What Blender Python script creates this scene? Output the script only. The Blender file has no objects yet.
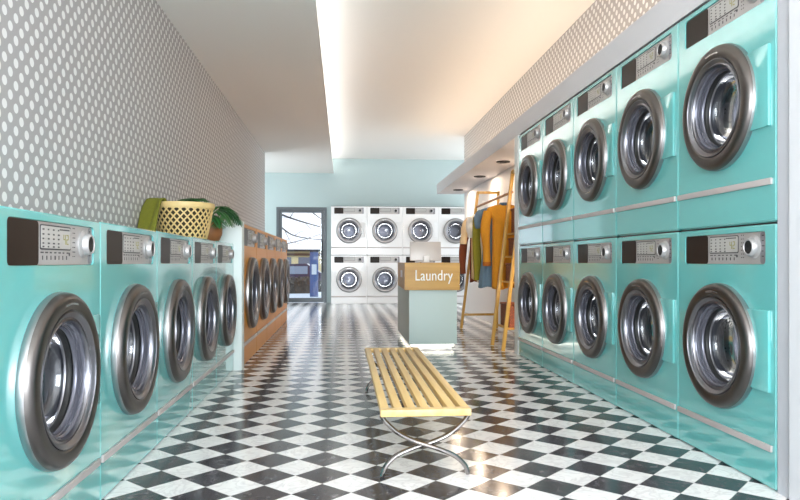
import bpy, bmesh, math, random
from mathutils import Vector, Matrix
random.seed(7)
PI = math.pi
col = bpy.context.scene.collection
scene = bpy.context.scene

# ------------------------------------------------------------------ camera
F = 680.0
PSI = math.atan(57 / F)
cam = bpy.data.cameras.new('camera')
cam.sensor_width = 36; cam.lens = F / 800 * 36
cam.shift_y = 11.5 / 800
cam.clip_end = 400
camo = bpy.data.objects.new('camera', cam); col.objects.link(camo)
camo.location = (0, 0, .85)
camo.rotation_euler = (PI / 2, 0, -PSI)
scene.camera = camo

# ------------------------------------------------------------------ world, lights, exposure
scene.view_settings.view_transform = 'Standard'
scene.view_settings.look = 'None'
scene.view_settings.exposure = 0.52
scene.view_settings.gamma = 1
w = bpy.data.worlds.new('world'); scene.world = w; w.use_nodes = True
w.node_tree.nodes['Background'].inputs[0].default_value = (.84, .90, 1, 1)
w.node_tree.nodes['Background'].inputs[1].default_value = 1.15


def area(name, loc, rot, sx, sy, power, color):
    l = bpy.data.lights.new(name, 'AREA'); l.shape = 'RECTANGLE'
    l.size = sx; l.size_y = sy; l.energy = power; l.color = color
    o = bpy.data.objects.new(name, l); col.objects.link(o)
    o.location = loc; o.rotation_euler = rot
    return o


# daylight through the shop window behind the camera
area('daylight_front', (.35, -2.05, 1.45), (PI / 2, 0, 0), 2.7, 2.1, 230, (.88, .95, 1))
# daylight through the side windows of the rear bay
area('daylight_rear_left', (-2.9, 12.8, 1.6), (0, -PI / 2, 0), 1.6, 2.0, 34, (.86, .94, 1))
area('daylight_rear_right', (3.9, 12.8, 1.6), (0, PI / 2, 0), 1.6, 2.0, 42, (.90, .95, 1))


# ------------------------------------------------------------------ helpers
def srgb(r, g, b):
    f = lambda c: (c / 255 / 12.92) if c / 255 <= .04045 else ((c / 255 + .055) / 1.055) ** 2.4
    return (f(r), f(g), f(b), 1)


def mat(name, c, rough=.5, metal=0, coat=0, emit=None, es=0, noise=None, bump=None, **kw):
    m = bpy.data.materials.new(name); m.use_nodes = True
    nt = m.node_tree; b = nt.nodes['Principled BSDF']
    b.inputs['Base Color'].default_value = c
    b.inputs['Roughness'].default_value = rough
    b.inputs['Metallic'].default_value = metal
    b.inputs['Coat Weight'].default_value = coat
    b.inputs['Coat Roughness'].default_value = .04
    if emit:
        b.inputs['Emission Color'].default_value = emit
        b.inputs['Emission Strength'].default_value = es
    tc = nt.nodes.new('ShaderNodeTexCoord')
    if noise:       # (scale vector, amount) varies the base colour a little
        sc, amt = noise
        mp = nt.nodes.new('ShaderNodeMapping'); mp.inputs['Scale'].default_value = sc
        nz = nt.nodes.new('ShaderNodeTexNoise'); nz.inputs['Scale'].default_value = 1; nz.inputs['Detail'].default_value = 4
        mx = nt.nodes.new('ShaderNodeMix'); mx.data_type = 'RGBA'
        mx.inputs[6].default_value = tuple(v * (1 - amt) for v in c[:3]) + (1,)
        mx.inputs[7].default_value = tuple(min(1, v * (1 + amt)) for v in c[:3]) + (1,)
        nt.links.new(tc.outputs['Object'], mp.inputs[0]); nt.links.new(mp.outputs[0], nz.inputs['Vector'])
        nt.links.new(nz.outputs[0], mx.inputs[0]); nt.links.new(mx.outputs[2], b.inputs['Base Color'])
    if bump:        # (scale vector, strength)
        sc, st = bump
        mp = nt.nodes.new('ShaderNodeMapping'); mp.inputs['Scale'].default_value = sc
        nz = nt.nodes.new('ShaderNodeTexNoise'); nz.inputs['Scale'].default_value = 1; nz.inputs['Detail'].default_value = 3
        bp = nt.nodes.new('ShaderNodeBump'); bp.inputs['Strength'].default_value = st; bp.inputs['Distance'].default_value = .01
        nt.links.new(tc.outputs['Object'], mp.inputs[0]); nt.links.new(mp.outputs[0], nz.inputs['Vector'])
        nt.links.new(nz.outputs[0], bp.inputs['Height']); nt.links.new(bp.outputs[0], b.inputs['Normal'])
    return m


class MB:
    """collects shapes into one mesh"""
    def __init__(s): s.bm = bmesh.new()

    def box(s, x0, x1, y0, y1, z0, z1, bevel=0, M=None):
        r = bmesh.ops.create_cube(s.bm, size=1)
        vs = r['verts']
        for v in vs:
            v.co = Vector(((x0 + x1) / 2 + v.co.x * (x1 - x0), (y0 + y1) / 2 + v.co.y * (y1 - y0), (z0 + z1) / 2 + v.co.z * (z1 - z0)))
        if M:
            for v in vs: v.co = M @ v.co
        if bevel:
            es = list({e for v in vs for e in v.link_edges})
            bmesh.ops.bevel(s.bm, geom=es, offset=bevel, segments=2, profile=.6, affect='EDGES')
        return s

    def bar(s, p, q, w_, h_, bevel=0, up=(0, 0, 1)):
        p, q = Vector(p), Vector(q); d = q - p; L = d.length; z = d.normalized()
        x = Vector(up).cross(z)
        if x.length < 1e-3: x = Vector((1, 0, 0))
        x.normalize(); y = z.cross(x)
        M = Matrix((x, y, z)).transposed().to_4x4(); M.translation = p
        return s.box(-w_ / 2, w_ / 2, -h_ / 2, h_ / 2, 0, L, bevel, M)

    def lathe(s, prof, n=48, axis='y', c=(0, 0, 0), mats=None, close=False):
        """prof: list of (r, t); revolve about axis through c; optional material index per profile segment"""
        rings = []
        for r, t in prof:
            ring = []
            if r < 1e-6:
                p = {'y': (0, t, 0), 'z': (0, 0, t)}[axis]
                ring = [s.bm.verts.new(Vector(p) + Vector(c))]
            else:
                for k in range(n):
                    a = 2 * PI * k / n
                    p = (r * math.cos(a), t, r * math.sin(a)) if axis == 'y' else (r * math.cos(a), r * math.sin(a), t)
                    ring.append(s.bm.verts.new(Vector(p) + Vector(c)))
            rings.append(ring)
        pairs = list(zip(rings, rings[1:]))
        if close: pairs.append((rings[-1], rings[0]))
        for i, (A, B) in enumerate(pairs):
            for k in range(n):
                k2 = (k + 1) % n
                if len(A) == 1 and len(B) == 1: continue
                if len(A) == 1: f = [A[0], B[k2], B[k]]
                elif len(B) == 1: f = [A[k], A[k2], B[0]]
                else: f = [A[k], A[k2], B[k2], B[k]]
                fc = s.bm.faces.new(f)
                if mats: fc.material_index = mats[min(i, len(mats) - 1)]
        return s

    def tube(s, pts, rad, n=8, flat=None, cap=True):
        """tube along pts; rad number or list; flat=(side vector) squashes to a strap of width rad, thickness flat[1]"""
        pts = [Vector(p) for p in pts]
        rs = rad if isinstance(rad, (list, tuple)) else [rad] * len(pts)
        rings = []; prev = None
        for i, p in enumerate(pts):
            d = (pts[min(i + 1, len(pts) - 1)] - pts[max(i - 1, 0)]).normalized()
            if prev is None:
                u = d.orthogonal().normalized() if flat is None else (Vector(flat[0]) - d * d.dot(Vector(flat[0]))).normalized()
            else:
                u = (prev - d * prev.dot(d)).normalized()
            prev = u; v = d.cross(u)
            th = rs[i] if flat is None else flat[1]
            rings.append([s.bm.verts.new(p + u * math.cos(2 * PI * k / n) * rs[i] + v * math.sin(2 * PI * k / n) * th) for k in range(n)])
        for A, B in zip(rings, rings[1:]):
            for k in range(n): s.bm.faces.new([A[k], A[(k + 1) % n], B[(k + 1) % n], B[k]])
        if cap:
            s.bm.faces.new(rings[0][::-1]); s.bm.faces.new(rings[-1])
        return s

    def rr(s, x0, x1, z0, z1, r, y0, y1, n=5):
        """rounded rectangle slab in xz, front at y0, back at y1"""
        a = [s.bm.verts.new((x, y0, z)) for x, z in rrpts(x0, x1, z0, z1, r, n)]
        b = [s.bm.verts.new((x, y1, z)) for x, z in rrpts(x0, x1, z0, z1, r, n)]
        m = len(a)
        s.bm.faces.new(a); s.bm.faces.new(b[::-1])
        for k in range(m): s.bm.faces.new([a[k], b[k], b[(k + 1) % m], a[(k + 1) % m]])
        return s

    def grid(s, fn, nu, nv, wrap=False):
        V = [[s.bm.verts.new(fn(i / nu, j / nv)) for j in range(nv + 1)] for i in range(nu + (0 if wrap else 1))]
        m = len(V)
        for i in range(nu):
            for j in range(nv):
                s.bm.faces.new([V[i][j], V[(i + 1) % m][j], V[(i + 1) % m][j + 1], V[i][j + 1]])
        return s

    def build(s, name, mats, parent=None, smooth=True, recalc=True, angle=35):
        if recalc: bmesh.ops.recalc_face_normals(s.bm, faces=s.bm.faces)
        me = bpy.data.meshes.new(name); s.bm.to_mesh(me); s.bm.free()
        for m in (mats if isinstance(mats, (list, tuple)) else [mats]): me.materials.append(m)
        if smooth:
            me.shade_smooth(); me.set_sharp_from_angle(angle=math.radians(angle))
        o = bpy.data.objects.new(name, me); col.objects.link(o)
        if parent: o.parent = parent
        return o


def rrpts(x0, x1, z0, z1, r, n=5):
    out = []
    for cx, cz, a0 in ((x1 - r, z1 - r, 0), (x0 + r, z1 - r, 90), (x0 + r, z0 + r, 180), (x1 - r, z0 + r, 270)):
        for k in range(n + 1):
            a = math.radians(a0 + 90 * k / n); out.append((cx + r * math.cos(a), cz + r * math.sin(a)))
    return out


def tag(o, label=None, cat=None, group=None, kind=None):
    if label: o['label'] = label
    if cat: o['category'] = cat
    if group: o['group'] = group
    if kind: o['kind'] = kind
    return o


def empty(name, loc=(0, 0, 0), rz=0, scale=None):
    o = bpy.data.objects.new(name, None); col.objects.link(o)
    o.location = loc; o.rotation_euler = (0, 0, rz); o.empty_display_size = .1
    if scale: o.scale = scale
    return o


def copy_tree(o, parent=None):
    c = o.copy(); col.objects.link(c); c.parent = parent
    for ch in list(o.children): copy_tree(ch, c)
    return c


# ------------------------------------------------------------------ materials
def floor_material():
    m = bpy.data.materials.new('checker_marble_tiles'); m.use_nodes = True
    nt = m.node_tree; N = nt.nodes; L = nt.links; b = N['Principled BSDF']
    geo = N.new('ShaderNodeNewGeometry'); sep = N.new('ShaderNodeSeparateXYZ'); L.new(geo.outputs['Position'], sep.inputs[0])

    def M(op, a, b_=None, c_=None):
        n = N.new('ShaderNodeMath'); n.operation = op
        for i, v in enumerate((a, b_, c_)):
            if v is None: continue
            if isinstance(v, (int, float)): n.inputs[i].default_value = v
            else: L.new(v, n.inputs[i])
        return n.outputs[0]
    h2 = .1093 * 2
    x = M('SUBTRACT', sep.outputs[0], .686); y = M('SUBTRACT', sep.outputs[1], 2.506)
    u = M('DIVIDE', M('ADD', x, y), h2); v = M('DIVIDE', M('SUBTRACT', x, y), h2)
    fu = M('FLOOR', u); fv = M('FLOOR', v)
    par = M('FLOORED_MODULO', M('ADD', fu, fv), 2.0)          # 0 = black, 1 = white
    # grout
    def edge(t): return M('ABSOLUTE', M('SUBTRACT', M('FRACT', t), .5))
    g = M('GREATER_THAN', M('MAXIMUM', edge(u), edge(v)), .493)
    comb = N.new('ShaderNodeCombineXYZ'); L.new(fu, comb.inputs[0]); L.new(fv, comb.inputs[1])
    wn = N.new('ShaderNodeTexWhiteNoise'); L.new(comb.outputs[0], wn.inputs['Vector'])
    add = N.new('ShaderNodeVectorMath'); add.operation = 'MULTIPLY_ADD'
    L.new(wn.outputs['Color'], add.inputs[0]); add.inputs[1].default_value = (7, 7, 7); L.new(geo.outputs['Position'], add.inputs[2])
    n1 = N.new('ShaderNodeTexNoise'); n1.inputs['Scale'].default_value = 16; n1.inputs['Detail'].default_value = 8; n1.inputs['Roughness'].default_value = .72; n1.inputs['Distortion'].default_value = 1.2
    L.new(add.outputs[0], n1.inputs['Vector'])
    r1 = N.new('ShaderNodeValToRGB'); L.new(n1.outputs[0], r1.inputs[0])
    r1.color_ramp.elements[0].position = .35; r1.color_ramp.elements[0].color = srgb(46, 45, 49)
    r1.color_ramp.elements[1].position = .78; r1.color_ramp.elements[1].color = srgb(132, 130, 134)
    e = r1.color_ramp.elements.new(.55); e.color = srgb(72, 71, 75)
    n2 = N.new('ShaderNodeTexNoise'); n2.inputs['Scale'].default_value = 7; n2.inputs['Detail'].default_value = 6; n2.inputs['Distortion'].default_value = 2.5
    L.new(add.outputs[0], n2.inputs['Vector'])
    r2 = N.new('ShaderNodeValToRGB'); L.new(n2.outputs[0], r2.inputs[0])
    r2.color_ramp.elements[0].position = .44; r2.color_ramp.elements[0].color = srgb(240, 239, 238)
    r2.color_ramp.elements[1].position = .56; r2.color_ramp.elements[1].color = srgb(243, 242, 241)
    e = r2.color_ramp.elements.new(.5); e.color = srgb(222, 220, 220)
    mx = N.new('ShaderNodeMix'); mx.data_type = 'RGBA'; L.new(par, mx.inputs[0]); L.new(r1.outputs[0], mx.inputs[6]); L.new(r2.outputs[0], mx.inputs[7])
    mg = N.new('ShaderNodeMix'); mg.data_type = 'RGBA'; L.new(g, mg.inputs[0]); L.new(mx.outputs[2], mg.inputs[6]); mg.inputs[7].default_value = srgb(190, 188, 186)
    L.new(mg.outputs[2], b.inputs['Base Color'])
    b.inputs['Roughness'].default_value = .15
    b.inputs['IOR'].default_value = 1.42
    return m


def polka_material():
    m = bpy.data.materials.new('polka_wallpaper'); m.use_nodes = True
    nt = m.node_tree; N = nt.nodes; L = nt.links; b = N['Principled BSDF']
    geo = N.new('ShaderNodeNewGeometry'); sep = N.new('ShaderNodeSeparateXYZ'); L.new(geo.outputs['Position'], sep.inputs[0])

    def M(op, a, b_=None):
        n = N.new('ShaderNodeMath'); n.operation = op
        for i, v in enumerate((a, b_)):
            if v is None: continue
            if isinstance(v, (int, float)): n.inputs[i].default_value = v
            else: L.new(v, n.inputs[i])
        return n.outputs[0]
    P, Q = .0925, .090
    y = M('DIVIDE', M('SUBTRACT', sep.outputs[1], 2.739), P); z = M('DIVIDE', M('SUBTRACT', sep.outputs[2], 1.100), Q)

    def dots(oy, oz):
        a = M('SUBTRACT', M('FRACT', M('ADD', y, oy + .5)), .5); c = M('SUBTRACT', M('FRACT', M('ADD', z, oz + .5)), .5)
        a = M('MULTIPLY', a, P); c = M('MULTIPLY', c, Q)
        d = M('SQRT', M('ADD', M('MULTIPLY', a, a), M('MULTIPLY', c, c)))
        return M('LESS_THAN', d, .0195)
    t = M('MAXIMUM', dots(0, 0), dots(.5, .5))
    mx = N.new('ShaderNodeMix'); mx.data_type = 'RGBA'; L.new(t, mx.inputs[0])
    mx.inputs[6].default_value = srgb(168, 165, 165); mx.inputs[7].default_value = srgb(228, 227, 226)
    L.new(mx.outputs[2], b.inputs['Base Color']); b.inputs['Roughness'].default_value = .6
    return m


def glass_material(name, tint=(1, 1, 1, 1), refl=.12, ior=1.45):
    m = bpy.data.materials.new(name); m.use_nodes = True
    nt = m.node_tree; N = nt.nodes; L = nt.links; N.remove(N['Principled BSDF'])
    out = N['Material Output']; tr = N.new('ShaderNodeBsdfTransparent'); tr.inputs[0].default_value = tint
    gl = N.new('ShaderNodeBsdfGlossy'); gl.inputs['Roughness'].default_value = .02 if refl < .025 else .09
    fr = N.new('ShaderNodeFresnel'); fr.inputs[0].default_value = ior
    ad = N.new('ShaderNodeMath'); ad.operation = 'ADD'; ad.use_clamp = True; ad.inputs[1].default_value = refl; L.new(fr.outputs[0], ad.inputs[0])
    mx = N.new('ShaderNodeMixShader'); L.new(ad.outputs[0], mx.inputs[0]); L.new(tr.outputs[0], mx.inputs[1]); L.new(gl.outputs[0], mx.inputs[2])
    L.new(mx.outputs[0], out.inputs['Surface'])
    return m


def drum_material():
    m = bpy.data.materials.new('perforated_drum_steel'); m.use_nodes = True
    nt = m.node_tree; N = nt.nodes; L = nt.links; b = N['Principled BSDF']
    tc = N.new('ShaderNodeTexCoord')
    vo = N.new('ShaderNodeTexVoronoi'); vo.inputs['Scale'].default_value = 55; vo.inputs['Randomness'].default_value = .15
    L.new(tc.outputs['Object'], vo.inputs['Vector'])
    lt = N.new('ShaderNodeMath'); lt.operation = 'LESS_THAN'; lt.inputs[1].default_value = .22; L.new(vo.outputs['Distance'], lt.inputs[0])
    mx = N.new('ShaderNodeMix'); mx.data_type = 'RGBA'; L.new(lt.outputs[0], mx.inputs[0])
    mx.inputs[6].default_value = (.27, .28, .33, 1); mx.inputs[7].default_value = (.05, .05, .06, 1)
    L.new(mx.outputs[2], b.inputs['Base Color']); b.inputs['Metallic'].default_value = 1; b.inputs['Roughness'].default_value = .42
    return m


def wood_material(name, c1, c2, rough=.35, axis=1, scale=1.0):
    m = bpy.data.materials.new(name); m.use_nodes = True
    nt = m.node_tree; N = nt.nodes; L = nt.links; b = N['Principled BSDF']
    tc = N.new('ShaderNodeTexCoord'); mp = N.new('ShaderNodeMapping')
    sc = [28 * scale] * 3; sc[axis] = 1.6 * scale; mp.inputs['Scale'].default_value = sc
    nz = N.new('ShaderNodeTexNoise'); nz.inputs['Scale'].default_value = 1; nz.inputs['Detail'].default_value = 5; nz.inputs['Distortion'].default_value = .6
    rp = N.new('ShaderNodeValToRGB'); rp.color_ramp.elements[0].position = .3; rp.color_ramp.elements[1].position = .7
    rp.color_ramp.elements[0].color = c1; rp.color_ramp.elements[1].color = c2
    L.new(tc.outputs['Object'], mp.inputs[0]); L.new(mp.outputs[0], nz.inputs['Vector']); L.new(nz.outputs[0], rp.inputs[0]); L.new(rp.outputs[0], b.inputs['Base Color'])
    b.inputs['Roughness'].default_value = rough
    return m


TEAL = mat('teal_enamel', srgb(102, 188, 186), .13, coat=.8)
TEAL.node_tree.nodes['Principled BSDF'].inputs['IOR'].default_value = 1.75
TEAL.node_tree.nodes['Principled BSDF'].inputs['Coat IOR'].default_value = 1.7
ORANGE = mat('orange_enamel', srgb(212, 140, 30), .38, coat=0)
WHITE = mat('white_enamel', srgb(240, 240, 240), .25, coat=.3)
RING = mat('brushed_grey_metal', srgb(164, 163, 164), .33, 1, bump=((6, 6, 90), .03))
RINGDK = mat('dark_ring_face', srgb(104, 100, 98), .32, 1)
CHROME = mat('chrome', srgb(190, 188, 187), .14, 1)
BEZEL = mat('silver_bezel', srgb(132, 132, 138), .28, 1)
RUBBER = mat('grey_rubber_gasket', srgb(52, 54, 62), .3, coat=.2)
KNOBM = mat('satin_silver_knob', srgb(176, 174, 174), .36, .45)
TUNNEL = mat('grey_violet_plastic', srgb(104, 105, 116), .22, .5)
DRUM = drum_material()
GLASS = glass_material('door_glass', (.88, .90, .94, 1), .03)
PANE = glass_material('window_glass', (.97, .99, 1, 1), .02)
PANEL = mat('silver_panel', srgb(178, 174, 172), .38, .3, noise=((900, 900, 900), .12))
PANELDK = mat('dark_brown_glass', srgb(40, 31, 26), .3)
PANELDK.node_tree.nodes['Principled BSDF'].inputs['Specular IOR Level'].default_value = .12
INK = mat('printed_ink', srgb(62, 60, 62), .5)
LCD = mat('display_glass', srgb(176, 174, 170), .3)
DIGIT = mat('yellow_digits', srgb(140, 134, 52), .4)
STRIP = mat('satin_grey_strip', srgb(190, 183, 181), .35, .2)
BLACK = mat('flat_black', srgb(18, 20, 22), .5)
WALLW = mat('white_paint', srgb(232, 230, 230), .6)
CEIL = mat('ceiling_paint', srgb(244, 241, 236), .8)
SOFFIT = mat('soffit_paint', srgb(206, 206, 210), .55)
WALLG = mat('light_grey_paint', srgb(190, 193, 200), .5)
AQUA = mat('pale_aqua_paint', srgb(188, 206, 206), .6)
FRAME = mat('grey_aluminium', srgb(92, 98, 102), .4, .3)
POLKA = polka_material()
FLOOR = floor_material()
LEDC = mat('cove_led', (1, 1, 1, 1), .5, emit=(.92, .96, 1, 1), es=12)
LEDW = mat('warm_cove_led', (1, 1, 1, 1), .5, emit=(1, .76, .54, 1), es=11)
NICHE_FILL = mat('warm_niche_fill', (1, 1, 1, 1), .5, emit=(1, .80, .64, 1), es=32)
LEDT = mat('toe_led', (1, 1, 1, 1), .5, emit=(1, .95, .82, 1), es=2)


# ------------------------------------------------------------------ room shell
def struct(name, mb, m, smooth=False):
    return tag(mb.build(name, m, smooth=smooth), kind='structure')


YF = -2.2
mb = MB(); mb.box(-1.45, 2.2, YF - .1, 11.4, -.1, 0); mb.box(-3.1, 4.1, 11.4, 14.2, -.1, 0)
struct('floor', mb, FLOOR)
struct('wall_left', MB().box(-1.45, -1.3, YF, 11.5, 0, 2.98), POLKA)
struct('wall_right', MB().box(2.05, 2.2, 2.37, 11.4, 0, 2.02), WALLW)
struct('wall_right_upper', MB().box(2.05, 2.2, YF, 11.4, 2.02, 2.98), POLKA)
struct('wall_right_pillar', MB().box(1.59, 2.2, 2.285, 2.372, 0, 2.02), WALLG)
struct('wall_right_front', MB().box(1.575, 2.2, YF, 2.285, 0, 2.02), mat('pillar_white', srgb(216, 218, 222), .5))
# back wall with the doorway
mb = MB()
DX0, DX1, DZ = -1.36, -.335, 1.965
mb.box(-3.1, DX0, 14.1, 14.2, 0, 3.0); mb.box(DX1, 4.1, 14.1, 14.2, 0, 3.0); mb.box(DX0, DX1, 14.1, 14.2, DZ, 3.0)
struct('wall_back', mb, AQUA)
struct('wall_rear_left', MB().box(-3.2, -3.1, 11.4, 14.2, 0, 2.98), AQUA)
struct('wall_rear_right', MB().box(4.1, 4.2, 11.3, 14.2, 0, 2.98), AQUA)
mb = MB(); mb.box(-3.1, -1.45, 11.3, 11.5, 0, 2.98)
struct('wall_return_left', mb, WALLW)
struct('wall_return_right', MB().box(2.2, 4.1, 11.3, 11.4, 0, 2.98), WALLW)
# front wall: low sill and header around the wide shop window behind the camera
mb = MB(); mb.box(-1.45, 2.2, YF - .1, YF, 0, .3); mb.box(-1.45, 2.2, YF - .1, YF, 2.6, 3.0)
struct('wall_front', mb, WALLW)
mb = MB()
for x in (-1.3, -.1, 1.0, 2.0): mb.box(x - .03, x + .03, YF - .07, YF - .01, .3, 2.6)
struct('window_1', mb, FRAME)

# lower ceiling on the left with a light cove along its open edge, raised ceiling on the right
struct('ceiling', MB().box(-3.1, -.19, YF, 14.1, 2.67, 2.70), CEIL)
mb = MB(); mb.box(-.62, -.56, YF, 14.1, 2.70, 2.975); mb.box(-3.1, 4.1, YF, 14.1, 2.975, 3.03)
struct('ceiling_raised', mb, CEIL)
led = MB().box(-.40, -.36, YF + .1, 14.0, 2.70, 2.712).build('cove_light_strip', LEDC, smooth=False)
tag(led, 'cool white light strip tucked in the ceiling cove on the left', 'light strip')

# boxed soffit over the right-hand machines and the niche
so = struct('trim_1', MB().box(1.60, 2.05, YF, 11.55, 2.005, 2.17), SOFFIT)
led = MB().box(1.68, 1.74, YF + .1, 11.3, 2.17, 2.182).build('cove_light_strip', LEDW, smooth=False)
tag(led, 'warm light strip lying on top of the right-hand soffit', 'light strip')
for i, y in enumerate((10.82, 9.08, 7.73)):
    t = empty('downlight', (1.845, y, 2.005))
    tag(t, ['small black recessed downlight in the soffit, farthest from the machines', 'small black recessed downlight in the middle of the soffit',
            'small black recessed downlight in the soffit, nearest the teal stack'][i], 'downlight', 'black downlights in the soffit over the clothes rack')
    MB().lathe([(.042, -.012), (.078, -.012), (.08, -.004), (.08, 0), (.05, 0), (.042, -.002)], 32, 'z', close=True).build('trim_ring', BLACK, t)
    MB().lathe([(0, -.003), (.043, -.003)], 24, 'z').build('lens', mat('downlight_lens', srgb(40, 38, 36), .3), t)
    l = bpy.data.lights.new('downlight_lamp', 'AREA'); l.shape = 'DISK'; l.size = .09; l.energy = 7; l.color = (1, .78, .58)
    lo = bpy.data.objects.new('lamp', l); col.objects.link(lo); lo.parent = t; lo.location = (0, 0, -.016)

# ------------------------------------------------------------------ glazed back door
door = tag(empty('door_1', ((DX0 + DX1) / 2, 14.1, 0)), kind='structure')
wd = (DX1 - DX0) / 2
mb = MB()
for s in (-1, 1): mb.box(s * wd - (.055 if s > 0 else 0), s * wd + (.055 if s < 0 else 0), -.02, .08, 0, DZ)
mb.box(-wd + .055, wd - .055, -.02, .08, DZ - .055, DZ)
mb.build('door_frame', FRAME, door, smooth=False)
mb = MB(); a = wd - .058
mb.box(-a, -a + .055, 0, .055, .012, DZ - .058); mb.box(a - .055, a, 0, .055, .012, DZ - .058)
mb.box(-a + .055, a - .055, 0, .055, .012, .10); mb.box(-a + .055, a - .055, 0, .055, DZ - .11, DZ - .058)
mb.build('door_leaf', FRAME, door, smooth=False)
MB().box(-a + .05, a - .05, .025, .031, .09, DZ - .10).build('door_glass', PANE, door, smooth=False)
MB().bar((a - .025, -.05, .62), (a - .025, -.05, 1.28), .022, .022, .004).box(a - .033, a - .017, -.05, .0, .66, .68).box(a - .033, a - .017, -.05, .0, 1.22, 1.24).build('door_handle', mat('black_handle', srgb(30, 34, 38), .4), door)

# ------------------------------------------------------------------ washing machine
MW, MH, MD = .730, .990, .42
HZ = .4975


def text_marks(mb, x0, x1, z, h, n, y, gap=.4, jit=True):
    p = (x1 - x0) / n
    for k in range(n):
        w_ = p * (1 - gap) * (random.uniform(.6, 1) if jit else 1)
        mb.box(x0 + k * p, x0 + k * p + w_, y - .0006, y, z - h / 2, z + h / 2)


SEG = {'0': 'abcdef', '1': 'bc', '2': 'abged', '4': 'fgbc', '8': 'abcdefg', '5': 'afgcd'}


def seven(mb, ch, x, z, w_, h, y):
    t = w_ * .2
    R = {'a': (x, x + w_, z + h - t, z + h), 'g': (x, x + w_, z + h / 2 - t / 2, z + h / 2 + t / 2), 'd': (x, x + w_, z, z + t),
         'f': (x, x + t, z + h / 2, z + h), 'b': (x + w_ - t, x + w_, z + h / 2, z + h), 'e': (x, x + t, z, z + h / 2), 'c': (x + w_ - t, x + w_, z, z + h / 2)}
    for k in SEG[ch]:
        a, b, c, d = R[k]; mb.box(a, b, y - .0006, y, c, d)


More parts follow.
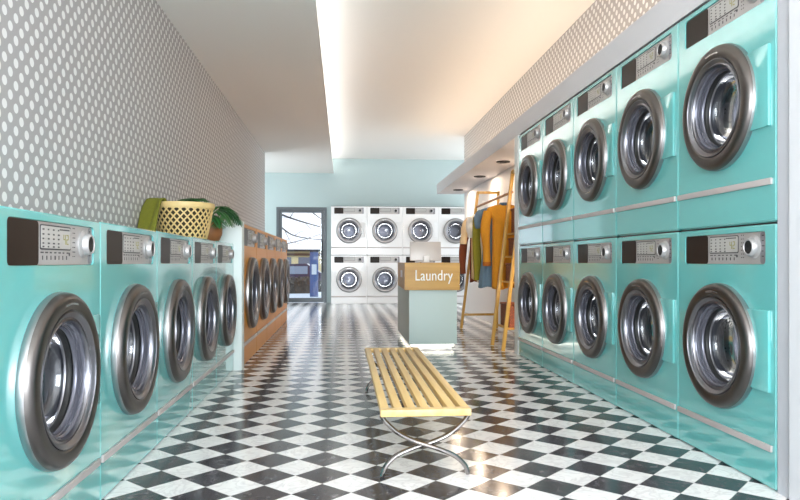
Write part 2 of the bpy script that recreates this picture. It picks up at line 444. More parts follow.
def make_washer(paint, label, gap_shade=True, detail=True, face=None):
    root = empty('washing_machine'); tag(root, label, 'washing machine')
    # cabinet: front sheet with a door hole and a panel recess
    bm = bmesh.new(); w2 = MW / 2; bv = .005

    def loop(pts, y):
        vs = [bm.verts.new((x, y, z)) for x, z in pts]
        return vs, [bm.edges.new((vs[k], vs[(k + 1) % len(vs)])) for k in range(len(vs))]
    outer, eo = loop(rrpts(-w2 + bv, w2 - bv, bv + .004, MH - bv, .004, 2), 0)
    circ = [(.195 * math.cos(2 * PI * k / 48), HZ + .195 * math.sin(2 * PI * k / 48)) for k in range(48)]
    hole, eh = loop(circ, 0)
    rp = rrpts(-.302, .302, .838, .966, .016)
    rec, er = loop(rp, 0)
    bmesh.ops.triangle_fill(bm, edges=eo + eh + er, use_beauty=True)
    o2, _ = loop(rrpts(-w2, w2, .004, MH, .006, 2), bv)
    o3, _ = loop(rrpts(-w2, w2, .004, MH, .006, 2), MD)

    def bridge(A, B):
        n = len(A)
        for k in range(n): bm.faces.new([A[k], A[(k + 1) % n], B[(k + 1) % n], B[k]])
    bridge(outer, o2); bridge(o2, o3); bm.faces.new(o3)
    h2_, _ = loop(circ, .05); bridge(hole, h2_)
    r2, _ = loop(rp, .012); bridge(rec, r2); bm.faces.new(r2)
    m_ = MB(); m_.bm.free(); m_.bm = bm
    m_.box(-w2 + .02, w2 - .02, .012, MD - .02, 0, .01)
    m_.build('cabinet', paint, root, angle=30)
    if gap_shade: MB().box(-w2 + .003, w2 - .003, .010, MD, MH - .001, .9975).build('gap_shade_strip', BLACK, root, smooth=False)  # black slab added to draw the shaded gap above the cabinet
    # control panel
    p = MB().rr(-.300, .300, .840, .964, .015, .006, .0118).build('control_panel', PANEL, root)
    MB().rr(-.300, -.113, .840, .964, .013, .0035, .0062).build('detergent_drawer', PANELDK, p)
    MB().rr(.262, .299, .841, .963, .012, .0052, .0062).build('end_cap', mat('grey_end_cap', srgb(140, 138, 142), .35, .4), p)
    MB().rr(-.100, .118, .884, .957, .008, .0046, .0062).build('display_frame', INK, p)
    d = MB().rr(-.096, .114, .888, .953, .006, .0036, .0048).build('display', LCD, p)
    if detail:
        mk = MB(); mb2 = MB(); mb3 = MB()
        for zz in (.943, .929, .916, .903, .893): text_marks(mk, -.088, .052, zz, .0045, 4, .0036, .62)
        text_marks(mk, .03, .105, .946, .004, 5, .0036, .12, False)
        text_marks(mb2, -.095, .118, .876, .004, 7, .006, .35)
        text_marks(mb2, -.085, .112, .861, .012, 7, .006, .72)
        for zz in (.955, .94, .925, .91, .895, .88, .866): text_marks(mb3, .135, .16, zz, .0035, 2, .006, .4)
        for zz in (.95, .93, .91, .89, .87): text_marks(mb3, .272, .292, zz, .004, 1, .0052, .2)
        mb2.lathe([(.0, .0052), (.006, .0052)], 10, 'y', (.107, 0, .872))
        mk.build('display_print', INK, p, smooth=False); mb2.build('button_print', INK, p, smooth=False); mb3.build('dial_print', INK, p, smooth=False)
        dg = MB(); seven(dg, '4', .058, .902, .015, .03, .0034); seven(dg, '2', .080, .902, .015, .03, .0034)
        dg.build('display_digits', DIGIT, p, smooth=False)
    k = MB().lathe([(.046, .006), (.046, .002), (.040, -.002), (.036, -.004), (.034, -.018), (.031, -.022), (.027, -.022), (.0255, -.019)], 32, 'y', (.222, 0, .906)).build('knob', KNOBM, root)
    MB().lathe([(.026, -.0192), (0, -.0195)], 24, 'y', (.222, 0, .906)).box(.2205, .2235, -.0210, -.0192, .904, .924).build('knob_cap', BLACK, k)
    # door flap, strip
    MB().box(.200, .335, -.012, .001, .360, .667, .004).build('door_flap', paint, root)
    MB().box(-w2 + .004, .345, -.009, .001, .140, .165, .003).build('kick_strip', STRIP, root)
    # door
    prof = [(.200, 0), (.260, 0), (.2625, -.008), (.261, -.022), (.257, -.033), (.251, -.040), (.244, -.0435), (.238, -.0445), (.214, -.044), (.208, -.042), (.205, -.038)]
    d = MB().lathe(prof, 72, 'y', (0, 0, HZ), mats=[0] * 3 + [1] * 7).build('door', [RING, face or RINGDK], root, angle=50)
    MB().lathe([(.2055, -.0380), (.2045, -.0435), (.2015, -.0435), (.199, -.038), (.189, -.035), (.187, -.031), (.181, -.032), (.180, -.029), (.178, -.030), (.1755, -.033), (.173, -.029), (.172, -.02)], 64, 'y', (0, 0, HZ)).build('inner_bezel', BEZEL, d, angle=60)
    MB().lathe([(.1722, -.021), (.170, -.014), (.166, -.012), (.167, -.004), (.163, -.002), (.164, .006), (.158, .012), (.160, .018), (.155, .022), (.156, .040)], 64, 'y', (0, 0, HZ), mats=[0] * 6 + [1] * 3).build('door_tunnel', [TUNNEL, BLACK], d, angle=60)
    MB().lathe([(.1562, .037), (.1555, .034), (.154, .036), (.153, .042)], 64, 'y', (0, 0, HZ)).build('inner_lip', BEZEL, d, angle=60)
    MB().lathe([(.1532, .040), (.148, .062), (.132, .082), (.10, .096), (.05, .103), (0, .104)], 48, 'y', (0, 0, HZ)).build('glass_bowl', GLASS, d, angle=180)
    mk = MB()
    for q in range(9):
        a = math.radians(90 - 11 + q * 2.6)
        M = Matrix.Translation((.226 * math.cos(a), -.0448, HZ + .226 * math.sin(a))) @ Matrix.Rotation(-(a - PI / 2), 4, 'Y')
        mk.box(-.0032, .0032, -.0006, .0003, -.0028, .0028, 0, M)
    mk.build('ring_print', CHROME, d, smooth=False)
    # gasket and drum
    MB().lathe([(.194, .002), (.194, .05), (.185, .075), (.178, .085), (.182, .095), (.170, .100), (.162, .104)], 48, 'y', (0, 0, HZ)).build('gasket', RUBBER, root, angle=80)
    dr = MB().lathe([(.164, .106), (.168, .102), (.174, .108), (.222, .120), (.222, .335), (.205, .350), (.12, .345), (.11, .335), (.05, .335), (0, .330)], 56, 'y', (0, 0, HZ)).build('drum', DRUM, root, angle=40)
    pd = MB()
    for q in range(3):
        a = math.radians(30 + q * 120)
        u = Vector((math.cos(a), 0, math.sin(a))); tv = Vector((-math.sin(a), 0, math.cos(a))); c = Vector((0, 0, HZ))
        vs = []
        for yy in (.122, .33):
            vs += [pd.bm.verts.new(c + u * rr + tv * tt + Vector((0, yy + (.02 if rr < .2 else 0) * (1 if yy < .2 else -1), 0))) for rr, tt in ((.221, -.040), (.165, -.012), (.165, .012), (.221, .040))]
        for f in ((0, 1, 2, 3), (7, 6, 5, 4), (0, 4, 5, 1), (1, 5, 6, 2), (2, 6, 7, 3)): pd.bm.faces.new([vs[i] for i in f])
    pd.build('drum_paddles', CHROME, dr, smooth=False)
    return root


# teal, right wall: five columns, two high
P = .736
ord_near = ['nearest the camera', 'second from the white pillar', 'in the middle column', 'second from the clothes rack', 'beside the clothes rack']
teal = make_washer(TEAL, '')
first = True
for lvl in (0, 1):
    for i in range(5):
        o = teal if first else copy_tree(teal); first = False
        o.location = (1.59, 2.378 + P * (i + .5), lvl * .9975); o.rotation_euler = (0, 0, -PI / 2)
        where = ['in the end column next to the white pillar', 'in the second column from the white pillar', 'in the middle column of five',
                 'in the second column from the clothes rack', 'in the far column beside the clothes rack'][i]
        tag(o, '%s teal washer of the right-hand stack, %s' % (('lower', 'upper')[lvl], where), 'washing machine',
            'stacked teal washing machines on the right')
tl = make_washer(TEAL, '', gap_shade=False)
for i in range(5):
    o = tl if i == 0 else copy_tree(tl)
    o.location = (-.85, 5.392 - .7305 * (i + .5), 0); o.rotation_euler = (0, 0, PI / 2)
    tag(o, 'teal front-loading washer in the left row, ' + ['farthest, beside the white divider', 'second from the white divider',
        'middle one of five', 'second from the camera', 'largest and nearest the camera'][i],
        'washing machine', 'teal washing machines along the left wall')
og = make_washer(ORANGE, '', gap_shade=False)
for i in range(5):
    o = og if i == 0 else copy_tree(og)
    o.location = (-.80, 5.535 + .865 * (i + .5), 0); o.rotation_euler = (0, 0, PI / 2); o.scale = (1.18, 1.18, 1.168)
    tag(o, 'orange front-loading washer in the left row, ' + ['nearest, against the white divider', 'second from the white divider', 'middle one of the five',
        'second from the glass door end', 'farthest, towards the glass door'][i], 'washing machine', 'orange washing machines along the left wall')
wh = make_washer(WHITE, '', detail=False, face=mat('pale_ring_face', srgb(158, 156, 155), .42, 1))
first = True
for lvl in (0, 1):
    for i in range(4):
        o = wh if first else copy_tree(wh); first = False
        o.location = (.12 + .7185 * i, 13.62, lvl * .9975 * .982); o.scale = (.982,) * 3
        tag(o, '%s white washer at the back wall, %s' % (('lower', 'upper')[lvl],
            ['nearest the glass door', 'second from the glass door', 'behind the reception desk monitor', 'rightmost, behind the hanging clothes'][i]), 'washing machine',
            'stacked white washing machines at the back')

# white divider and end panel
tag(MB().box(-1.295, -.788, 5.397, 5.527, 0, 1.168, .003).build('divider_panel', mat('pale_green_white', srgb(222, 232, 230), .45)),
    'white divider panel between the teal and orange washers', 'panel')
tag(MB().box(1.585, 2.045, 6.063, 6.20, 0, 2.0, .003).build('end_panel', mat('panel_white', srgb(214, 222, 222), .4)),
    'tall white end panel closing the teal stack beside the clothes rack', 'panel')

led = MB().box(1.84, 1.87, 6.202, 6.212, .25, 1.95).build('niche_fill_strip', NICHE_FILL, smooth=False)  # hidden glow added to warm and brighten the niche, not a known fixture
tag(led, 'unseen warm fill strip added behind the white end panel to brighten the niche', 'light strip')

# ------------------------------------------------------------------ reception desk
PALEG = mat('pale_green_laminate', srgb(182, 200, 196), .45)
OAK = wood_material('oak', srgb(174, 128, 44), srgb(198, 152, 66), .4, 0, .6)
OAKDK = wood_material('oak_side', srgb(196, 148, 82), srgb(214, 170, 104), .4, 1, .6)
desk = tag(empty('reception_desk', (.86, 7.2, 0)), 'pale green reception desk with a wooden top band reading Laundry', 'desk')
MB().box(-.225, .24, -.68, .68, .05, .60, .002).build('desk_body', PALEG, desk)
MB().box(-.18, .195, -.635, .635, 0, .05).build('plinth', WALLW, desk, smooth=False)
MB().box(-.20, .215, -.655, -.648, .03, .046).box(-.20, -.193, -.648, .648, .03, .046).box(.208, .215, -.648, .648, .03, .046).build('plinth_light', LEDT, desk, smooth=False)
mb = MB(); pl = [(-.272, -.72), (.262, -.72), (.262, .70), (-.224, .70)]
lo_ = [mb.bm.verts.new((x, y, .575)) for x, y in pl]; hi_ = [mb.bm.verts.new((x, y, .838)) for x, y in pl]
mb.bm.faces.new(lo_[::-1]); mb.bm.faces.new(hi_)
for k in range(4): mb.bm.faces.new([lo_[k], lo_[(k + 1) % 4], hi_[(k + 1) % 4], hi_[k]])
bmesh.ops.bevel(mb.bm, geom=list(mb.bm.edges), offset=.003, segments=2, affect='EDGES')
mb.build('wooden_band', OAK, desk)
t = bpy.data.curves.new('lettering', 'FONT'); t.body = 'Laundry'; t.size = .155; t.extrude = .006; t.align_x = 'CENTER'; t.space_character = 1.03
to = bpy.data.objects.new('lettering', t); col.objects.link(to)
me = bpy.data.meshes.new_from_object(to.evaluated_get(bpy.context.evaluated_depsgraph_get())); bpy.data.objects.remove(to)
me.name = 'lettering'; me.materials.clear(); me.materials.append(mat('white_letters', srgb(246, 244, 238), .4))
lt = bpy.data.objects.new('lettering', me); col.objects.link(lt); lt.parent = desk
lt.location = (.008, -.727, .668); lt.rotation_euler = (PI / 2, 0, 0); lt.scale = (.71, .94, 1)
lt['label'] = 'white raised lettering reading Laundry'
s_ = MB().box(-.265, -.252, -.30, -.16, .69, .76, .002)
s_.build('wall_socket', WALLW, desk)

MON = mat('silver_shell', srgb(190, 186, 182), .4, .2)
mon = tag(empty('computer_monitor', (.87, 7.12, .838)), 'silver computer monitor seen from behind on the reception desk', 'monitor')
MB().box(-.168, .162, -.012, .012, .02, .222, .006, Matrix.Rotation(math.radians(-8), 4, 'X')).build('screen_shell', MON, mon)
MB().box(-.03, .03, -.075, -.045, 0, .075, .008).build('stand', mat('stand_white', srgb(240, 240, 240), .3), mon)
MB().box(-.06, .06, -.09, .06, 0, .008, .003).build('stand_foot', MON, mon)

# ------------------------------------------------------------------ bench
BW = wood_material('light_ash', srgb(208, 172, 106), srgb(228, 196, 134), .38, 1)
bench = tag(empty('slatted_bench', (.325, 3.6, 0)), 'long low bench of light wooden slats on crossed chrome legs', 'bench')
y0, y1, zt, zb = -.955, .975, .270, .243
for k in range(7):
    xc = -.1605 + k * .0535
    MB().box(xc - .0168, xc + .0168, y0 + .05, y1 - .05, zb, zt, .002).build('slat', BW, bench)
MB().box(-.179, .179, y0, y0 + .05, zb, zt, .003).build('end_rail', BW, bench)
MB().box(-.179, .179, y1 - .05, y1, zb, zt, .003).build('end_rail', BW, bench)


def smoothpath(pts, n=8):
    P_ = [Vector(p) for p in pts]; P_ = [P_[0] * 2 - P_[1]] + P_ + [P_[-1] * 2 - P_[-2]]; out = []
    for i in range(1, len(P_) - 2):
        for k in range(n):
            t = k / n; a, b, c, d = P_[i - 1:i + 3]
            out.append(.5 * ((2 * b) + (c - a) * t + (2 * a - 5 * b + 4 * c - d) * t * t + (3 * b - a - 3 * c + d) * t ** 3))
    out.append(P_[-2]); return out


for yy in (y0 + .035, y1 - .12):
    for s in (-1, 1):
        pts = [(s * .174, yy, .242), (s * .156, yy, .215), (s * .105, yy, .170), (s * .04, yy, .138), (-s * .04, yy + s * .007, .112), (-s * .115, yy + s * .007, .080), (-s * .158, yy, .040), (-s * .172, yy, .004)]
        MB().tube(smoothpath(pts), .0130, 12, flat=((0, 1, 0), .0095)).build('leg', mat('leg_chrome', srgb(165, 160, 158), .14, 1), bench)
MB().tube([(-.165, y0 + .035, .239), (.165, y0 + .035, .239)], .006, 8).tube([(-.165, y1 - .12, .239), (.165, y1 - .12, .239)], .006, 8).build('cross_bar', CHROME, bench)

# ------------------------------------------------------------------ clothes rack (end frame, rod, ladder shelf)
RW = wood_material('rack_wood', srgb(182, 136, 54), srgb(204, 160, 76), .4, 2)
rack = tag(empty('clothes_rack', (1.72, 7.5, 0)), 'wooden clothes rack with a hanging rod and a ladder shelf end', 'clothes rack')


def R_(x, y, z): return (x - 1.72, y - 7.5, z)


MB().bar(R_(1.497, 8.55, 0), R_(1.712, 8.55, 1.735), .032, .032, .004).build('leg', RW, rack)
MB().bar(R_(1.955, 8.55, 0), R_(1.975, 8.55, 1.735), .032, .032, .004).build('leg', RW, rack)
MB().box(-.022, .272, 1.034, 1.066, 1.712, 1.744, .004).build('top_bar', RW, rack)
MB().bar(R_(1.520, 8.55, .175), R_(1.955, 8.55, .175), .028, .028, .003).build('stretcher', RW, rack)
MB().tube([R_(1.695, 8.60, 1.544), R_(1.715, 6.80, 1.556)], .014, 12).build('hanging_rod', wood_material('rod_wood', srgb(150, 100, 50), srgb(170, 118, 62), .4, 1), rack)
for yy in (6.82, 6.35):
    MB().bar(R_(1.513, yy, 0), R_(1.727, yy, 1.775), .036, .034, .004).build('leg', RW, rack)
    MB().bar(R_(1.975, yy, 0), R_(1.975, yy, 1.775), .030, .034, .004).build('leg', RW, rack)
    MB().box(.0, .27, yy - 7.5 - .016, yy - 7.5 + .016, 1.755, 1.787, .004).build('top_bar', RW, rack)
shelf_z = [.215, .655, .905, 1.135]
for z in shelf_z:
    xl = 1.513 + .12 * z
    MB().box(xl - 1.72 + .018, .24, 6.35 - 7.5 + .018, 6.82 - 7.5 - .018, z - .016, z, .002).build('shelf', RW, rack)
MB().box(-.002, .03, 6.35 - 7.5 + .017, 6.82 - 7.5 - .017, 1.74, 1.775, .004).build('cross_bar', RW, rack)


def wicker_material():
    m = bpy.data.materials.new('red_brown_wicker'); m.use_nodes = True
    nt = m.node_tree; N = nt.nodes; L = nt.links; b = N['Principled BSDF']
    tc = N.new('ShaderNodeTexCoord'); br = N.new('ShaderNodeTexBrick'); br.inputs['Scale'].default_value = 22
    br.inputs['Color1'].default_value = srgb(158, 84, 48); br.inputs['Color2'].default_value = srgb(128, 62, 36); br.inputs['Mortar'].default_value = srgb(60, 26, 16)
    br.inputs['Mortar Size'].default_value = .03; br.inputs['Row Height'].default_value = .3
    sp = N.new('ShaderNodeSeparateXYZ'); cb = N.new('ShaderNodeCombineXYZ'); ad = N.new('ShaderNodeMath'); ad.operation = 'ADD'
    L.new(tc.outputs['Object'], sp.inputs[0]); L.new(sp.outputs[0], ad.inputs[0]); L.new(sp.outputs[1], ad.inputs[1]); L.new(ad.outputs[0], cb.inputs[0]); L.new(sp.outputs[2], cb.inputs[1])
    L.new(cb.outputs[0], br.inputs['Vector']); L.new(br.outputs[0], b.inputs['Base Color']); b.inputs['Roughness'].default_value = .6
    bp = N.new('ShaderNodeBump'); bp.inputs['Distance'].default_value = .004; L.new(br.outputs['Fac'], bp.inputs['Height']); bp.invert = True; L.new(bp.outputs[0], b.inputs['Normal'])
    return m


WICK = wicker_material()
for i, z in enumerate(shelf_z):
    hgt = .215 if i == 0 else (.17 if i < 3 else .24)
    t = empty('storage_basket', (1.80, 6.585, z))
    tag(t, ['red-brown wicker basket on the lowest ladder shelf', 'red-brown wicker basket on the second lowest ladder shelf', 'red-brown wicker basket on the second highest ladder shelf',
            'red-brown wicker basket on the highest ladder shelf'][i], 'basket', 'wicker baskets on the ladder shelf')
    mb = MB(); x0, x1, w_ = -.125 - .0 * i, .135, .185
    if i == 3: x0 = -.115
    x0 = (1.513 + .12 * z + .03) - 1.80 + .02
    mb.box(x0, x1, -w_, w_, 0, .012); mb.box(x0, x0 + .012, -w_, w_, .012, hgt); mb.box(x1 - .012, x1, -w_, w_, .012, hgt)
    mb.box(x0 + .012, x1 - .012, -w_, -w_ + .012, .012, hgt); mb.box(x0 + .012, x1 - .012, w_ - .012, w_, .012, hgt)
    mb.build('basket_body', WICK, t, smooth=False)
    MB().tube([(x0, -w_, hgt), (x1, -w_, hgt), (x1, w_, hgt), (x0, w_, hgt), (x0, -w_, hgt)], .010, 8).build('rim', WICK, t)


# ------------------------------------------------------------------ clothes
def cloth_mat(name, c, knit=False):
    return mat(name, c, .9, noise=((60, 60, 60), .12) if not knit else ((90, 90, 40), .16), bump=((260, 260, 120), .5) if knit else ((30, 30, 8), .4))


HANG = mat('white_hanger', srgb(236, 236, 232), .4)


def garment(name, label, cat, y, hw, ztop, zbot, mat_, sleeve=None, flare=1.0, x=1.712, rot=0, lean=0, seed=0, neck=.055, extra=None, cuff=None):
    rnd = random.Random(seed)
    rot = (.14, -.10, .16, -.12, .10, -.06)[seed - 1]
    t = empty(name, (x, y, 0), rot); tag(t, label, cat, 'clothes hanging on the rack')
    ph = [rnd.uniform(0, 6.28) for _ in range(4)]
    zsh = ztop - .045
    bw = hw * .64                                # body half width under the arms

    def section(v):
        # v 0 at the collar, 1 at the hem
        if v < .12:
            k = v / .12; z = ztop - .05 * k ** 1.3; a = neck + (hw - neck) * (k ** .8); b = .028 + .014 * k
        elif v < .22:
            k = (v - .12) / .10; z = ztop - .05 - .10 * k; a = hw + (bw - hw) * k; b = .042 + .01 * k
        else:
            k = (v - .22) / .78; z = ztop - .15 - (ztop - .15 - zbot) * k; a = bw * (1 + (flare - 1) * k); b = .052 + .012 * k
        return z, a, b

    def body(u, v):
        z, a, b = section(v); th = 2 * PI * u
        fold = max(0, v - .15) * (.016 * math.sin(7 * th + ph[0] + v) + .010 * math.sin(11 * th + ph[1] - 2 * v))
        cx = math.cos(th); sy = math.sin(th)
        px_ = a * math.copysign(abs(cx) ** .75, cx); py_ = (b + fold) * math.copysign(abs(sy) ** .9, sy)
        zz = z + (.012 * math.sin(3 * th + ph[2]) if v > .98 else 0)
        return Vector((px_ + lean * (ztop - z), py_ + .012 * math.sin(5 * px_ / .1 + ph[3]) * v, zz))
    mb = MB(); mb.grid(body, 56, 30, wrap=True)
    b = mb.build('body', mat_, t, angle=180)
    sl = b.modifiers.new('solid', 'SOLIDIFY'); sl.thickness = .006
    if sleeve:
        for s in (-1, 1):
            L_ = sleeve
            pts = []; rad = []
            n = 12
            for k in range(n + 1):
                q = k / n
                pts.append((s * (hw - .035 + .035 * math.sin(min(1, q * 2.2) * PI / 2) + .012 * math.sin(q * 4 + ph[0])), -.008 * math.sin(3 * q), zsh - .035 - L_ * q))
                rad.append((.052 if q < .2 else .052 - .014 * q) * (1 + .09 * math.sin(9 * q + ph[2])))
            sb = MB().tube(pts, rad, 16).build('sleeve', mat_, t, angle=80)
            if cuff:
                p1 = Vector(pts[-1]); MB().tube([p1 + Vector((0, 0, .03)), p1 + Vector((0, 0, -.012))], [rad[-1] * 1.06, rad[-1] * 1.02], 16).build('cuff', cuff, sb)
    if extra: extra(t, ztop, hw)
    # its hanger
    h = empty('coat_hanger', (x, y, 0), rot)
    tag(h, 'white coat hanger holding the ' + label.split(',')[0].split(' hanging')[0], 'hanger', 'white hangers on the rod')
    zz = ztop - .01
    MB().tube(smoothpath([(0, 0, zz), (0, 0, 1.50), (.012, 0, 1.525), (.022, 0, 1.548), (.012, 0, 1.570), (-.004, 0, 1.576), (-.019, 0, 1.562)], 5), .003, 8).build('hook', HANG, h)
    MB().tube(smoothpath([(-hw + .05, 0, zz - .055), (-.05, 0, zz - .015), (0, 0, zz), (.05, 0, zz - .015), (hw - .05, 0, zz - .055)], 5), .007, 8).build('arm', HANG, h)


KNITM = cloth_mat('mustard_knit', srgb(206, 138, 30), True)


def collar_blue(t, ztop, hw):
    MB().lathe([(.058, ztop - .012), (.062, ztop + .004), (.054, ztop + .018), (.050, ztop + .0), (.05, ztop - .012)], 24, 'z').build('collar', cloth_mat('blue_collar', srgb(70, 92, 110)), t)


garment('sweater', 'mustard yellow knitted long sweater hanging nearest on the rod', 'sweater', 7.10, .215, 1.455, .565, KNITM, sleeve=.56, seed=1, extra=collar_blue, cuff=cloth_mat('rust_cuff', srgb(170, 92, 22), True))
garment('shirt', 'slate blue flared shirt just behind the mustard sweater', 'shirt', 7.36, .225, 1.46, .57, cloth_mat('slate_blue_cloth', srgb(106, 130, 146)), sleeve=.16, flare=1.6, seed=2)
garment('shirt', 'olive green long-sleeved shirt hanging behind the slate blue one', 'shirt', 7.60, .22, 1.42, .60, cloth_mat('olive_cloth', srgb(146, 138, 40)), sleeve=.70, seed=3)
garment('shirt', 'white shirt with short sleeves hanging mid-rod', 'shirt', 7.84, .235, 1.43, .62, cloth_mat('white_cloth', srgb(236, 230, 220)), sleeve=.22, seed=4)
garment('blouse', 'beige blouse hanging towards the far end of the rod', 'blouse', 8.08, .245, 1.41, .64, cloth_mat('beige_cloth', srgb(226, 196, 152)), sleeve=.27, seed=5, flare=1.0, x=1.69)
garment('jacket', 'rust brown jacket hanging last on the rod', 'jacket', 8.32, .225, 1.33, .60, cloth_mat('rust_cloth', srgb(132, 66, 36)), sleeve=.55, seed=6)

# ------------------------------------------------------------------ woven basket, towel, plant on the left machines
TOPZ = MH
CANE = mat('pale_cane', srgb(226, 196, 134), .5, noise=((40, 40, 12), .12))
bx, by = -1.075, 4.70
bk = tag(empty('woven_basket', (bx, by, TOPZ)), 'round woven cane laundry basket on top of the left teal washers', 'basket')
H_ = .250


def brad(z): return .146 + .052 * (z / H_) ** .8


mb = MB(); NB = 26
for sgn in (-1, 1):
    for k in range(NB):
        a0 = 2 * PI * k / NB; rings = []
        for j in range(15):
            q = j / 14; z = .012 + (H_ - .045) * q; a = a0 + sgn * q * 1.05
            r = brad(z) + (.0022 if sgn > 0 else -.0022); da = .0062 / r
            rings.append([mb.bm.verts.new((rr * math.cos(a + d), rr * math.sin(a + d), z)) for rr, d in ((r + .002, -da), (r + .002, da), (r - .002, da), (r - .002, -da))])
        for A, B in zip(rings, rings[1:]):
            for i in range(4): mb.bm.faces.new([A[i], A[(i + 1) % 4], B[(i + 1) % 4], B[i]])
mb.build('woven_side', CANE, bk, smooth=False)
rt = brad(H_)
MB().lathe([(rt - .012, H_ - .034), (rt + .004, H_ - .036), (rt + .009, H_ - .018), (rt + .007, H_), (rt - .006, H_ + .002), (rt - .012, H_ - .01)], 48, 'z', close=True).build('rim', CANE, bk)
MB().lathe([(0, 0), (.138, 0), (.150, .008), (.148, .020), (.135, .012), (0, .012)], 48, 'z').build('base', CANE, bk)
MB().lathe([(0, .016), (.132, .016)] + [(brad(z) - .010, z) for z in (.03, .08, .13, .18, .21)] + [(brad(.205) - .03, .207), (0, .195)], 40, 'z').build('dark_fill_liner', mat('dark_olive_liner', srgb(58, 48, 28), .9), bk)  # dark lining added so the holes in the weave read dark

# olive towel draped over the near side of the basket
OLV = mat('olive_towel', srgb(124, 126, 34), .95, noise=((50, 50, 50), .2), bump=((300, 300, 300), .7))


def towel(u, v):
    # u across (around the rim), v along: inside the rim -> over -> down -> spread on the machine top
    a = math.radians(-195 + 84 * u)
    path = [(-.040, 0, H_ - .07), (-.020, 0, H_ - .02), (-.002, .0, H_ + .016), (.018, .02, H_ + .012), (.024, .07, H_ - .04), (.030, .13, .15), (.034, .20, .085), (.038, .27, .03), (.042, .33, .012)]
    q = v * (len(path) - 1); i = min(int(q), len(path) - 2); f = q - i
    dr, g, z = [path[i][k] * (1 - f) + path[i + 1][k] * f for k in range(3)]
    wob = (.016 * math.sin(13 * u + 2 * v) + .006 * math.sin(25 * u + 4 * v)) * min(1, v * 1.5)
    r = rt + dr + wob
    g *= 1 - .35 * u
    x = r * math.cos(a) - .10 * g + .25 * g * (u - .3); y = r * math.sin(a) - g
    x = max(x, -.210 + .006 * math.sin(9 * v))
    return Vector((x, y, max(z + .014 * math.sin(11 * u + 3 * v) * v * (1.05 - v), .008)))


tw = MB().grid(towel, 44, 34).build('towel', OLV, angle=180)
tw.location = (bx, by, TOPZ); m_ = tw.modifiers.new('solid', 'SOLIDIFY'); m_.thickness = .009; m_.offset = 1
tag(tw, 'olive green towel draped over the left side of the woven basket', 'towel')

# plant
plx, ply = -.985, 5.13
plant = tag(empty('potted_plant', (plx, ply, TOPZ)), 'potted plant with split dark green leaves behind the woven basket', 'plant')
POT = mat('brown_pot', srgb(156, 100, 58), .5, noise=((30, 30, 30), .2))
MB().lathe([(0, 0), (.055, 0), (.075, .02), (.092, .06), (.095, .10), (.088, .135), (.094, .15), (.086, .152), (.078, .135), (0, .13)], 36, 'z').build('pot', POT, plant, angle=60)
MB().lathe([(.079, .136), (0, .142)], 24, 'z').build('soil', mat('soil', srgb(60, 42, 30), .9), plant)
LEAF = mat('leaf_green', srgb(34, 96, 40), .3, noise=((25, 25, 25), .35))


def leaf(base, tip_dir, length, width, droop, roll=0, seed=0, name='leaf'):
    """split leaf: a midrib that bends down, with pointed lobes to both sides"""
    rnd = random.Random(seed)
    d = Vector(tip_dir).normalized(); side0 = d.cross(Vector((0, 0, 1))).normalized()
    mb = MB(); n = 16; mid = []
    for k in range(n + 1):
        q = k / n
        p = Vector(base) + d * length * q + Vector((0, 0, -droop * q * q * length))
        mid.append(p)
    for s in (-1, 1):
        for k in range(1, n):
            q = k / n
            if (k % 5) == 0: continue                      # the slits between lobes
            wq = width * (math.sin(PI * min(1, (q * .9 + .12))) ** .7) * rnd.uniform(.92, 1.0)
            T = (mid[k + 1] - mid[k - 1]).normalized()
            sd = (side0 * math.cos(roll) + Vector((0, 0, 1)) * math.sin(roll) * s * -1)
            sd = (sd - T * sd.dot(T)).normalized() * s
            nrm = Vector((0, 0, -1))
            w0 = length / n * .56
            cols = []
            for j in range(5):
                r = j / 4
                c = mid[k] + sd * wq * r + T * wq * r * .45 + nrm * wq * r * r * .32
                hw_ = w0 * (1 if r < .8 else .45)
                cols.append((mb.bm.verts.new(c - T * hw_), mb.bm.verts.new(c + T * hw_)))
            for A, B in zip(cols, cols[1:]): mb.bm.faces.new([A[0], A[1], B[1], B[0]])
        # solid centre strip
        cs = [(mb.bm.verts.new(mid[k]), mb.bm.verts.new(mid[k] + side0 * s * width * .5 * math.sin(PI * min(1, k / n * .93 + .06)))) for k in range(n + 1)]
        for A, B in zip(cs, cs[1:]): mb.bm.faces.new([A[0], A[1], B[1], B[0]])
    o = mb.build(name, LEAF, plant, angle=180)
    m = o.modifiers.new('solid', 'SOLIDIFY'); m.thickness = .0015
    st = MB().tube(smoothpath([(0, 0, .13), (base[0] * .4, base[1] * .4, base[2] * .6 + .06), base], 5), .0035, 6).build('stem', mat('stem_green', srgb(70, 120, 50), .5), plant)
    return o


leaf((-.02, -.07, .30), (-.35, -1, .25), .20, .105, .25, seed=1)
leaf((-.08, -.03, .31), (-.8, -.7, .30), .16, .10, .35, seed=2)
leaf((.05, .02, .265), (.35, .75, .30), .22, .100, .75, seed=3)
leaf((.06, -.03, .235), (.9, -.35, .0), .13, .095, 1.0, seed=4)
leaf((.07, .03, .25), (.9, .8, .25), .20, .085, .85, seed=5)
leaf((-.05, .06, .27), (-.5, 1, .5), .16, .090, .6, seed=6)
leaf((.03, -.07, .20), (.8, -.9, -.1), .11, .080, .9, seed=7)

# ------------------------------------------------------------------ outside the glass door
GY = 14.2
tag(MB().box(-14, 8, GY, 19.5, -.12, -.02).build('pavement', mat('pale_pavement', srgb(214, 222, 232), .8), smooth=False), kind='structure')
tag(MB().box(-60, 40, 19.5, 140, -.7, -.6).build('street', mat('street_asphalt', srgb(150, 155, 165), .9), smooth=False), kind='structure')
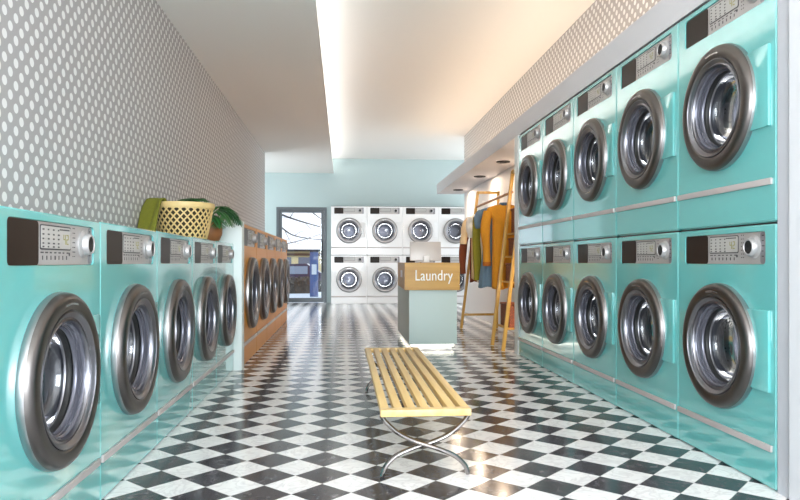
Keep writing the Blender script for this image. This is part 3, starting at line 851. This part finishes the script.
# shop across the street
sh = tag(empty('shop_building', (-9, 88, -.6)), 'low cream shop building across the street with a dark flat roof', 'building')
MB().box(-16, 16, 0, 8, 0, 2.75).build('wall', mat('cream_render', srgb(236, 218, 168), .8), sh, smooth=False)
MB().box(-16.3, 16.3, -.6, 8.3, 2.75, 3.0).build('roof', mat('dark_roof', srgb(44, 44, 50), .7), sh, smooth=False)
MB().box(-16.1, 16.1, -.3, 0, 2.2, 2.5).build('awning', mat('brown_awning', srgb(96, 72, 60), .8), sh, smooth=False)
for x in (-6, -2.9, .2, 3.3):
    wn = MB().box(x, x + 2.2, -.08, .0, .7, 2.0).build('window', mat('shop_glass', srgb(120, 126, 140), .3), sh, smooth=False)
MB().box(-5.4, -4.8, -.2, -.1, .2, 1.9).box(.8, 1.2, -.25, -.1, .2, 1.6).build('door', mat('shop_door', srgb(110, 84, 70), .6), sh, smooth=False)
# hedge along the pavement
hd = MB()
rnd = random.Random(5)
for k in range(1500):
    x = rnd.uniform(-4.5, -.9); y = rnd.uniform(18.6, 19.2); z = -.02 + .42 * rnd.random() ** .7
    M = Matrix.Translation((x, y, z)) @ Matrix.Rotation(rnd.uniform(0, 6.3), 4, 'Z') @ Matrix.Rotation(rnd.uniform(0, 3), 4, 'X')
    hd.box(-.03, .03, -.0015, .0015, -.05, .05, 0, M)
hd.box(-4.5, -.9, 18.7, 19.1, -.02, .34)
tag(hd.build('hedge', mat('brown_hedge', srgb(104, 96, 88), .9, noise=((9, 9, 9), .5)), smooth=False), 'low brown wintry hedge beyond the pavement outside the door', 'hedge', kind='stuff')
# parked car
car = tag(empty('car', (-2.25, 30, -.6), 0), 'dark plum parked car behind the hedge outside', 'car')
CARP = mat('plum_paint', srgb(62, 46, 74), .3, coat=.5)
b_ = MB()
sil = [(-2.1, .35), (-2.15, .75), (-1.5, .88), (-.9, 1.32), (.7, 1.36), (1.35, .92), (2.1, .82), (2.15, .35)]
A = [b_.bm.verts.new((x, -.85, z)) for x, z in sil]; B = [b_.bm.verts.new((x, .85, z)) for x, z in sil]
b_.bm.faces.new(A); b_.bm.faces.new(B[::-1])
for k in range(8): b_.bm.faces.new([A[k], B[k], B[(k + 1) % 8], A[(k + 1) % 8]])
b_.build('car_body', CARP, car, smooth=False)
b_ = MB()
b_.box(-.95, -.1, -.86, -.845, .92, 1.25).box(0, .75, -.86, -.845, .92, 1.25); b_.build('side_window', mat('car_glass', srgb(150, 160, 176), .1), car, smooth=False)
for x in (-1.35, 1.35):
    for s in (-1, 1): MB().lathe([(0, -.1), (.3, -.1), (.32, -.08), (.32, .08), (.3, .1), (0, .1)], 24, 'y', (x, s * .78, .32)).build('wheel', BLACK, car)
# blue post
pb = tag(empty('blue_post', (-.71, 17.0, -.02)), 'tall blue square post standing on the pavement outside the door', 'post')
MB().box(-.105, .095, -.095, .095, 0, 1.10, .006).build('post_body', mat('blue_paint', srgb(78, 98, 146), .5), pb)
MB().box(-.105, .105, -.105, .105, 1.10, 1.14, .004).build('cap', mat('dark_cap', srgb(40, 50, 70), .5), pb)
MB().box(-.06, .06, -.097, -.094, .55, .8).build('notice_plate', mat('plate_white', srgb(220, 224, 230), .5), pb, smooth=False)
# bare tree
BARK = mat('dark_bark', srgb(58, 52, 58), .9, noise=((20, 20, 20), .3))
tree = tag(empty('bare_tree', (-3.2, 18.0, -.02)), 'leafless tree whose dark branches cross the sky outside the glass door', 'tree')
rnd = random.Random(11)
MB().tube(smoothpath([(0, 0, 0), (.04, 0, 1.0), (-.03, 0, 2.2), (.05, .05, 3.4), (0, 0, 4.6)], 6), [.14 - .09 * k / 24 for k in range(25)], 10).build('trunk', BARK, tree)


def branch(pts, r0, r1, depth=0):
    p = smoothpath(pts, 6); n = len(p)
    MB().tube(p, [r0 + (r1 - r0) * k / (n - 1) for k in range(n)], 6).build('branch', BARK, tree)
    if depth < 1:
        for k in range(3, n - 2, 4):
            q = p[k]; d = (p[k + 1] - p[k]).normalized(); s = rnd.choice((-1, 1))
            e = q + d * rnd.uniform(.18, .4) + Vector((0, rnd.uniform(-.1, .1), s * rnd.uniform(.12, .3)))
            branch([q, (q + e) / 2 + Vector((0, 0, s * .03)), e], (r0 + (r1 - r0) * k / n) * .5, .003, 1)


branch([(0, 0, 2.9), (.9, .1, 2.45), (1.55, 0, 2.12), (2.1, -.1, 1.92), (2.9, 0, 1.70)], .045, .010)
branch([(0, 0, 1.9), (.8, 0, 1.98), (1.45, 0, 1.84), (1.85, .1, 1.58), (2.3, .1, 1.48), (2.9, .1, 1.42)], .03, .008)
branch([(0, 0, 1.2), (.9, .1, 1.25), (1.6, .1, 1.32), (2.2, .1, 1.46), (2.8, .1, 1.66)], .022, .006)
branch([(0, 0, 3.6), (1.2, .1, 3.0), (2.1, 0, 2.45), (2.35, 0, 2.2), (2.75, 0, 1.9)], .04, .010)
branch([(0, 0, 2.4), (.9, .2, 2.1), (1.5, .2, 2.15), (2.0, .2, 2.3), (2.6, .2, 2.5)], .02, .006)
